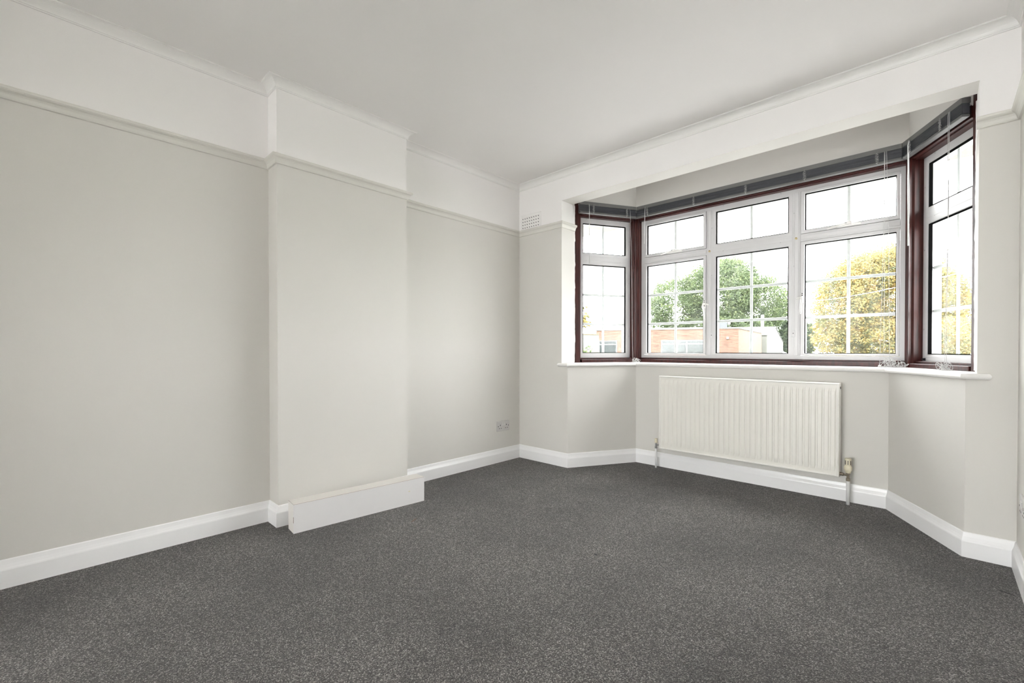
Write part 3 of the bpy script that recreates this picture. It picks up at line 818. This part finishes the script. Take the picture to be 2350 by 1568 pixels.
def blind(fn, s0, s1, mit0, mit1, base, label, bunches, cords, wands, tangles):
    r = thing('venetian_blind', base, label, 'blind', None, 'raised blinds of the bay window')
    lo = (lambda d: mit0(d)) if mit0 else (lambda d: s0)
    hi = (lambda d: mit1(d)) if mit1 else (lambda d: s1)
    e = 0.0015
    def run(d0, d1, z0, z1):
        return MB().prism([(lo(d0) + e, d0), (hi(d0) - e, d0), (hi(d1) - e, d1), (lo(d1) + e, d1)], z0, z1, fn)
    run(0.086, 0.124, 2.1675, 2.196).build('headrail', 'headrail', r)
    mb = MB(); n = 22
    for k in range(n):
        z = 2.1165 + 0.0495 * k / (n - 1)
        j = rng.uniform(-0.0012, 0.0012)
        d0, d1 = 0.0885 + j, 0.1205 + j
        mb.prism([(lo(d0) + e + rng.uniform(0.0, 0.004), d0), (hi(d0) - e - rng.uniform(0.0, 0.004), d0), (hi(d1) - e, d1), (lo(d1) + e, d1)], z - 0.0007, z + 0.0007, fn)
    st = mb.build('slat_stack', 'slat', r); st['kind'] = 'stuff'
    run(0.090, 0.119, 2.1172, 2.1655).build('slat_core', 'slat', r)
    run(0.087, 0.122, 2.1005, 2.1150).build('bottom_rail', 'brail', r, bevel=0.003)
    for i, s in enumerate(bunches): bunch(r, fn, s, 100 + i + int(s * 1000))
    for i, (a0, z0, a1, z1, d) in enumerate(cords):
        MB().tube([fn(a0, 0.084, 2.170)] + cord_path(fn(a0, d, z0), fn(a1, d, z1), 14, 0.006, i + 3), 0.0012, 5).build('lift_cord', 'cord', r, smooth=True)
    for (a0, a1, z1, rad_) in wands:
        MB().tube([fn(a0, 0.083, 2.176), fn(a0, 0.078, 2.150), fn(a1, 0.074, z1)], rad_, 6).build('tilt_wand', 'wand', r, smooth=True)
    for i, (s, d, z, w, h, n) in enumerate(tangles): tangle(r, fn, s, d, z, 31 * i + int(100 * s), w, h, n)
    return r
ZS = 0.8452
b1 = blind(FL, 0.142, 0, None, scL, FL(0.4, 0.105, 2.10), 'short raised grey venetian blind over the left splayed window',
      [0.266, 0.580], [(0.612, 2.150, 0.640, 0.872, 0.078)], [(0.226, 0.224, 1.676, 0.0024)], [(0.655, 0.075, ZS, 0.028, 0.038, 3)])
MB().lathe([(0.0001, 0), (0.004, 0.002), (0.0065, 0.014), (0.005, 0.02), (0.0001, 0.021)], FL(0.641, 0.078, 0.853), 8).build('cord_toggle', 'cord', b1)
b2 = blind(FC, 0, 0, cL, cR, FC(1.7, 0.105, 2.10), 'long raised grey venetian blind over the wide middle window',
      [0.915, 1.318, 1.709, 2.087, 2.478], [(2.518, 2.150, 2.500, 0.853, 0.074), (2.526, 2.150, 2.548, 0.862, 0.078), (2.514, 2.150, 2.520, 0.862, 0.080)], [(0.894, 0.890, 1.864, 0.0022)],
      [(2.555, 0.06, ZS, 0.045, 0.055, 5), (2.60, 0.04, ZS, 0.03, 0.035, 3), (0.83, 0.06, ZS, 0.02, 0.03, 2)])
MB().lathe([(0.0001, 0), (0.0075, 0.002), (0.0075, 0.008), (0.003, 0.014), (0.0001, 0.015)], FC(2.499, 0.072, ZS + 0.001), 8).build('cord_toggle', 'cord', b2)
b3 = blind(FR, 0.178, 0, None, scL, FR(0.4, 0.105, 2.10), 'short raised grey venetian blind over the right splayed window',
      [0.585, 0.325], [(0.270, 2.150, 0.268, 0.870, 0.082), (0.262, 2.150, 0.285, 0.875, 0.084)], [(0.600, 0.585, 1.560, 0.0042)],
      [(0.245, 0.06, ZS, 0.040, 0.042, 4)])
MB().lathe([(0.0001, 0), (0.0075, 0.002), (0.0075, 0.008), (0.003, 0.014), (0.0001, 0.015)], FR(0.290, 0.08, ZS + 0.001), 8).build('cord_toggle', 'cord', b3)

# ---------------------------------------------------------------- small marks worn into the carpet
def mark(x, y, rx, ry, rot, mat='slot'):
    c, s = math.cos(rot), math.sin(rot)
    pts = []
    q = random.Random(int(x * 977))
    for k in range(10):
        a = 2 * math.pi * k / 10
        e = q.uniform(0.75, 1.1)
        pts.append((x + (rx * math.cos(a) * c - ry * math.sin(a) * s) * e, y + (rx * math.cos(a) * s + ry * math.sin(a) * c) * e))
    MB().prism(pts, 0.0003, 0.0012).build('carpet_mark', mat, FLOOR)
mark(1.5915, -1.129, 0.009, 0.007, 0.2)
mark(2.259, -1.115, 0.009, 0.007, 0.6)
mark(2.972, -0.325, 0.002, 0.026, 1.2)
mark(0.858, -1.866, 0.0025, 0.022, 0.9)
mark(0.600, -1.462, 0.004, 0.030, 0.5, 'raw')

# ---------------------------------------------------------------- unseen glazed doors added behind the camera to let in fill daylight
def FD(s, d, z): return (s, YB - d, z)
fill_door = thing('fill_door_1', (1.625, YB, 0), 'pair of white glazed doors added behind the camera for fill daylight', 'fill_door', 'structure')
DX0, DX1, DZ = 0.30, 2.95, 2.20
ring(MB(), FD, (DX0 + 0.0005, DX1 - 0.0005, 0.0005, DZ - 0.0005), (DX0 + 0.05, DX1 - 0.05, 0.03, DZ - 0.05), 0.05, 0.13).build('frame', 'gloss', fill_door)
for a0, a1 in ((DX0 + 0.052, (DX0 + DX1) / 2 - 0.001), ((DX0 + DX1) / 2 + 0.001, DX1 - 0.052)):
    lf = ring(MB(), FD, (a0, a1, 0.032, DZ - 0.052), (a0 + 0.075, a1 - 0.075, 0.16, DZ - 0.13), 0.055, 0.10).build('fill_door_leaf', 'gloss', fill_door)
    MB().box(a0 + 0.0755, a1 - 0.0755, 0.075, 0.079, 0.1605, DZ - 0.1305, FD).build('pane', 'glass', lf)

# ---------------------------------------------------------------- outside: eaves, ground, buildings, trees
a = [FL(0.1175, 0.285, 0)[:2], (cL(0.285), BD + 0.285), (cR(0.285), BD + 0.285), FR(0.1175, 0.285, 0)[:2]]
o = MB().prism([(-3.5, 0.29), (0.2, 0.29)] + a + [(3.2, 0.29), (6.5, 0.29), (6.5, 1.055), (-3.5, 1.055)], 2.165, 2.20).build('trim_13', 'render')
tag(o, 'pale eaves board overhanging outside the bay windows', 'eaves', 'structure')
o = MB().box(-70, 60, 11.0, 130, -0.5, -0.35).build('ground', 'grass')
tag(o, 'rough grassy ground around the far buildings', 'ground', 'structure')
o = MB().box(-20, 25, -25, YB - 0.21, -0.5, -0.10).build('reflector', 'concrete')  # unseen pale slab added to reflect daylight in from behind the camera
tag(o, 'pale concrete patio added unseen to bounce daylight indoors', 'reflector', 'structure')
o = MB().box(-70, 60, 0.3, 10.99, -0.5, -0.35).build('bounce_strip', 'paving')  # unseen pale strip added to reflect daylight through the bay
tag(o, 'added unseen pale driveway in front of the house', 'bounce_strip', 'structure')

P0 = Vector((-12.25, 44.22, 0)); E1 = Vector((-0.93186, -0.36282, 0)); N1 = Vector((-0.36282, 0.93186, 0))
E2 = Vector((-14.21 + 12.25, 59.29 - 44.22, 0)); LB2 = E2.length; E2.normalize()
def FA(s, d, z): return tuple(P0 + E1 * s + N1 * d + Vector((0, 0, z)))
bb = thing('brick_building', tuple(P0 + E1 * 7 + Vector((0, 0, -0.35))), 'low orange brick building with a flat roof beyond the middle window', 'building')
def front_uv(v):
    d = v - P0
    return (d.dot(E1), v.z)
mb = MB()
Q = [P0, P0 + E1 * 14.6, P0 + E1 * 14.6 + E2 * LB2, P0 + E2 * LB2]
mb.prism([(q.x, q.y) for q in Q], -0.35, 3.12)
def wuv(v):
    d = v - P0
    a = d.dot(E1)
    return (a - (0 if abs(d.dot(N1)) < 0.05 else d.dot(E2)), v.z)
mb.build('wall', 'brick', bb, uv=wuv)
MB().prism([(q.x, q.y) for q in (P0 + E1 * 2.3 - N1 * 0.06, P0 + E1 * 14.7 - N1 * 0.06, P0 + E1 * 14.7 + N1 * 0.4, P0 + E1 * 2.3 + N1 * 0.4)], 3.125, 3.33).build('parapet_coping', 'coping', bb)
MB().prism([(q.x, q.y) for q in (P0 - E1 * 0.06 - N1 * 0.05, P0 + E1 * 2.28 - N1 * 0.05, P0 + E1 * 2.28 + N1 * 0.4, P0 + E2 * LB2 + E1 * 0.3, P0 + E2 * LB2 - E1 * 0.06)], 3.125, 3.19).build('parapet_coping', 'coping', bb)
def far_window(s0, s1, z0, z1, bars, zt):
    w = MB()
    ring(w, FA, (s0, s1, z0, z1), (s0 + 0.10, s1 - 0.10, z0 + 0.08, z1 - 0.08), -0.06, 0.02)
    wf = w.build('window_frame', 'farframe', bb)
    xs = [s0 + 0.10] + bars + [s1 - 0.10]
    for b_ in bars:
        MB().box(b_ - 0.06, b_ + 0.06, -0.058, 0.02, z0 + 0.0805, z1 - 0.0805, FA).build('window_bar', 'farframe', wf)
    for x0, x1 in zip(xs[:-1], xs[1:]):
        k0 = x0 + (0.0605 if x0 in bars else 0.0005); k1 = x1 - (0.0605 if x1 in bars else 0.0005)
        MB().box(k0, k1, -0.057, 0.02, zt - 0.05, zt + 0.05, FA).build('window_bar', 'farframe', wf)
        MB().box(k0, k1, -0.03, -0.005, z0 + 0.081, zt - 0.0505, FA).build('pane', 'farglass', wf)
        MB().box(k0, k1, -0.03, -0.005, zt + 0.0505, z1 - 0.081, FA).build('pane', 'farglass', wf)
far_window(2.25, 7.55, 0.55, 2.0, [4.95, 5.91], 1.60)
far_window(12.25, 14.3, 0.55, 2.0, [13.72], 1.58)
o = MB().box(0.90, 1.13, -0.16, -0.001, 2.07, 2.29, FA).build('wall_light', 'farframe', bb, bevel=0.02)

un = thing('roof_unit', tuple(P0 + E1 * 1.55 + N1 * 0.9 + Vector((0, 0, 3.12))), 'grey plant box on the flat roof of the brick building', 'roof unit')
MB().box(1.02, 2.08, 0.45, 1.4, 3.1205, 4.0, FA).build('cabinet', 'fargrey', un, bevel=0.02)
MB().box(2.082, 2.20, 0.45, 0.6, 3.1205, 4.02, FA).build('side_flashing', 'farframe', un)
sg = thing('roof_sign', tuple(P0 + E1 * 0.85 + N1 * 0.6 + Vector((0, 0, 3.12))), 'small white sign with red dot beside the grey roof box', 'sign')
MB().box(0.83, 0.88, 0.62, 0.67, 3.1205, 3.6, FA).build('post', 'farframe', sg)
MB().box(0.72, 0.98, 0.58, 0.615, 3.58, 3.95, FA).build('board', 'farframe', sg)
MB().lathe([(0.0001, 0), (0.05, 0), (0.05, 0.02), (0.0001, 0.02)], FA(0.85, 0.55, 3.80), 10, 'y').build('red_dot', 'red', sg)

# white gabled shed behind
barn = thing('white_shed', (-14.0, 62.0, -0.35), 'white clad shed with pitched pale roof right of the brick building', 'shed')
G = [Vector((-13.85, 60.28, 0)), Vector((-13.32, 66.12, 0))]
gl = (G[1] - G[0]); glen = gl.length; gl.normalize(); bk = Vector((-0.93186, -0.36282, 0))
def FS(q, d, z): return tuple(G[0] + gl * q + bk * d + Vector((0, 0, z)))
prof = [(0, -0.35), (glen, -0.35), (glen, 2.0), (glen * 0.5, 4.0), (0, 2.9)]
mb = MB(); mb.loft([[FS(q, 0, z) for q, z in prof], [FS(q, 7.0, z) for q, z in prof]]); mb.build('walls', 'farwhite', barn)
mb = MB(); mb.loft([[FS(q, d, z) for q, z in ((-0.15, 2.86), (glen * 0.5, 4.03), (glen * 0.5, 4.12), (-0.15, 2.95))] for d in (-0.15, 7.1)]); mb.build('roof_slope', 'farroof', barn)
mb = MB(); mb.loft([[FS(q, d, z) for q, z in ((glen * 0.5 + 0.005, 4.03), (glen + 0.1, 1.97), (glen + 0.1, 2.05), (glen * 0.5 + 0.005, 4.12))] for d in (-0.04, 7.1)]); mb.build('roof_slope', 'darkedge', barn)
MB().tube([(-15.48, 64.25, 3.0), (-15.48, 64.25, 5.85)], 0.21, 12).build('flue', 'farframe', barn, smooth=True)

# white house far left
wh = thing('white_house', (-18.0, 27.0, -0.35), 'white rendered house with orange trim seen through the left window', 'house')
hd_ = Vector((0.70, 0.71, 0)).normalized(); hn = Vector((-0.71, 0.70, 0))
H0 = Vector((-17.05, 26.45, 0))
def FH(s, d, z): return tuple(H0 - hd_ * s + hn * d + Vector((0, 0, z)))
MB().box(0, 9, 0, 5, -0.35, 2.16, FH).build('wall', 'farwhite', wh)
MB().box(0, 9, -0.05, 5, 2.162, 2.25, FH).build('coping', 'orange_trim', wh)
MB().box(1.36, 1.46, -0.06, -0.001, -0.3, 2.16, FH).build('drainpipe', 'orange_trim', wh)

# overhead line: a pole beyond the garden and a drop wire running back to the house
pb_ = Vector((-6.65, 42.6, -0.35))
ol = thing('overhead_line', tuple(pb_), 'thin pale overhead wire crossing in front of the autumn tree', 'cable')
MB().tube([tuple(pb_), tuple(pb_ + Vector((0, 0, 5.95)))], [0.11, 0.09], 8).build('pole', 'bark', ol, smooth=True)
pts = []
A_, B_ = pb_ + Vector((0, 0, 5.75)), Vector((6.1, 1.0, 2.19))
for i in range(33):
    t = i / 32
    p = A_ + (B_ - A_) * t
    pts.append((p.x, p.y, p.z - 0.4 * 4 * t * (1 - t)))
MB().tube(pts, 0.010, 5).build('wire', 'cord', ol, smooth=True)

def tree(name, base, h0, blobs, n, size, leaf, label, seed, limbs=10, trunk=0.3, flat=0.75):
    """blobs: (centre offset, radii); leaves gathered in clumps inside them; trunk with limbs reaching to the blobs"""
    q = random.Random(seed)
    base = Vector(base)
    r = thing(name, tuple(base), label, 'tree' if 'bush' not in name else 'bush')
    mb = MB()
    vol = [b_[1][0] * b_[1][1] * b_[1][2] for b_ in blobs]; tot = sum(vol)
    for (c, rad_), w in zip(blobs, vol):
        nb = int(n * w / tot)
        clumps = []
        for k in range(max(8, nb // 24)):
            while True:
                v = Vector((q.uniform(-1, 1), q.uniform(-1, 1), q.uniform(-1, 1)))
                if 0.30 < v.length < 1: break
            v = v.normalized() * (v.length ** 0.45)
            clumps.append((Vector((c[0] + v.x * rad_[0], c[1] + v.y * rad_[1], c[2] + v.z * rad_[2])), q.uniform(0.10, 0.20)))
        g, uf = q.gauss, q.uniform
        bx_, by_, bz_ = base
        for k in range(nb):
            cc, cr_ = clumps[int(q.random() * len(clumps))]
            cr_ *= 0.62
            x = bx_ + cc.x + g(0, 1) * rad_[0] * cr_
            y = by_ + cc.y + g(0, 1) * rad_[1] * cr_
            z = bz_ + cc.z + g(0, flat) * rad_[2] * cr_
            s = size * uf(0.55, 1.25)
            ax, ay, az = uf(-1, 1), uf(-1, 1), uf(-0.7, 0.7)
            ln = s / (math.sqrt(ax * ax + ay * ay + az * az) + 0.05)
            ax *= ln; ay *= ln; az *= ln
            cx, cy, cz = uf(-1, 1), uf(-1, 1), uf(-1, 1)
            dx, dy, dz = ay * cz - az * cy, az * cx - ax * cz, ax * cy - ay * cx
            ln = 0.6 * s / (math.sqrt(dx * dx + dy * dy + dz * dz) + 1e-4)
            dx *= ln; dy *= ln; dz *= ln
            i0 = len(mb.v)
            mb.v += [(x + ax, y + ay, z + az), (x + dx, y + dy, z + dz), (x - ax, y - ay, z - az), (x - dx, y - dy, z - dz)]
            mb.f.append((i0, i0 + 1, i0 + 2, i0 + 3))
    off = base
    me = bpy.data.meshes.new('foliage')
    ox, oy, oz = off
    me.from_pydata([(p[0] - ox, p[1] - oy, p[2] - oz) for p in mb.v], [], mb.f)
    me.materials.append(M[leaf])
    o = bpy.data.objects.new('foliage', me); COL.objects.link(o); o.parent = r
    o['kind'] = 'stuff'
    if trunk:
        t = MB()
        top = Vector((0, 0, h0))
        t.tube([tuple(base + Vector((0, 0, -0.1))), tuple(base + Vector((trunk * 0.3, 0, h0 * 0.5))), tuple(base + top)], [trunk, trunk * 0.8, trunk * 0.6], 8)
        t.build('trunk', 'bark', r, smooth=True)
        for k in range(limbs):
            c, rad_ = q.choice(blobs)
            e_ = Vector(c) + Vector((q.uniform(-.7, .7) * rad_[0], q.uniform(-.7, .7) * rad_[1], q.uniform(-.5, .7) * rad_[2]))
            s_ = Vector((0, 0, h0 * q.uniform(0.65, 1.0)))
            m_ = (s_ + e_) / 2 + Vector((q.uniform(-.6, .6), q.uniform(-.6, .6), q.uniform(0, .8)))
            MB().tube([tuple(base + s_), tuple(base + m_), tuple(base + e_)], [trunk * 0.42, trunk * 0.26, 0.03], 6).build('limb', 'bark', r, smooth=True)
    return r
G0 = -0.35
GB = [((0, 0, 9.4), (5.2, 5.2, 5.2)), ((-4.8, -4.2, 8.2), (3.7, 3.7, 3.9)), ((4.4, 3.9, 8.0), (4.2, 4.2, 4.4)), ((-6.6, -5.9, 6.6), (2.3, 2.3, 2.5)), ((1.5, 1.4, 12.2), (3.4, 3.4, 2.6)), ((0.5, 0, 5.0), (6.0, 5.4, 1.5)), ((6.4, 5.6, 5.6), (2.6, 2.6, 2.6))]
GB = [((c[0] * 1.15, c[1] * 1.15, c[2] * 1.15 - 0.2), tuple(r_ * 1.15 for r_ in r)) for c, r in GB]
tree('green_tree', (-25.3, 74.5, G0), 5.0, GB,
     110000, 0.165, 'leaf_green', 'big round green tree behind the brick building', 5, 14, 0.42)
tree('autumn_tree', (0.2, 43.3, G0), 2.6, [((-0.1, -0.1, 6.2), (3.3, 3.1, 3.5)), ((-3.1, -2.8, 5.0), (2.2, 2.2, 3.1)), ((-1.9, -1.7, 6.9), (2.2, 2.2, 2.2)), ((2.3, 2.0, 5.2), (2.2, 2.2, 2.9)), ((0.2, 0.0, 2.2), (4.9, 4.4, 2.0)), ((0.6, 0.5, 8.3), (2.1, 2.1, 1.5)), ((-3.6, -3.3, 2.4), (1.6, 1.6, 2.1)), ((3.9, 3.4, 3.4), (1.6, 1.6, 2.6))],
     185000, 0.088, 'leaf_yellow', 'large golden autumn tree beyond the right part of the window', 11, 14, 0.3)
tree('dark_tree', (-12.7, 70.3, G0), 1.5, [((0, 0, 3.2), (1.9, 1.9, 2.8)), ((1.2, 0.8, 2.9), (1.3, 1.3, 2.3))], 12000, 0.22, 'leaf_dark', 'dark green tree right of the white shed', 23, 5, 0.2)
tree('small_autumn_tree', (-25.9, 36.0, G0), 2.8, [((0, 0, 5.2), (0.9, 0.9, 1.1)), ((0.4, 0.4, 4.3), (0.7, 0.7, 0.7))], 1500, 0.11, 'leaf_yellow', 'small yellow tree seen through the left window', 31, 4, 0.07)
tree('garden_bush', (-14.85, 21.7, G0), 0.5, [((0, 0, 1.05), (0.42, 0.42, 0.55)), ((0.1, 0.1, 0.4), (0.4, 0.4, 0.5))], 700, 0.06, 'leaf_green', 'round green bush in front of the white house', 37, 3, 0.04)
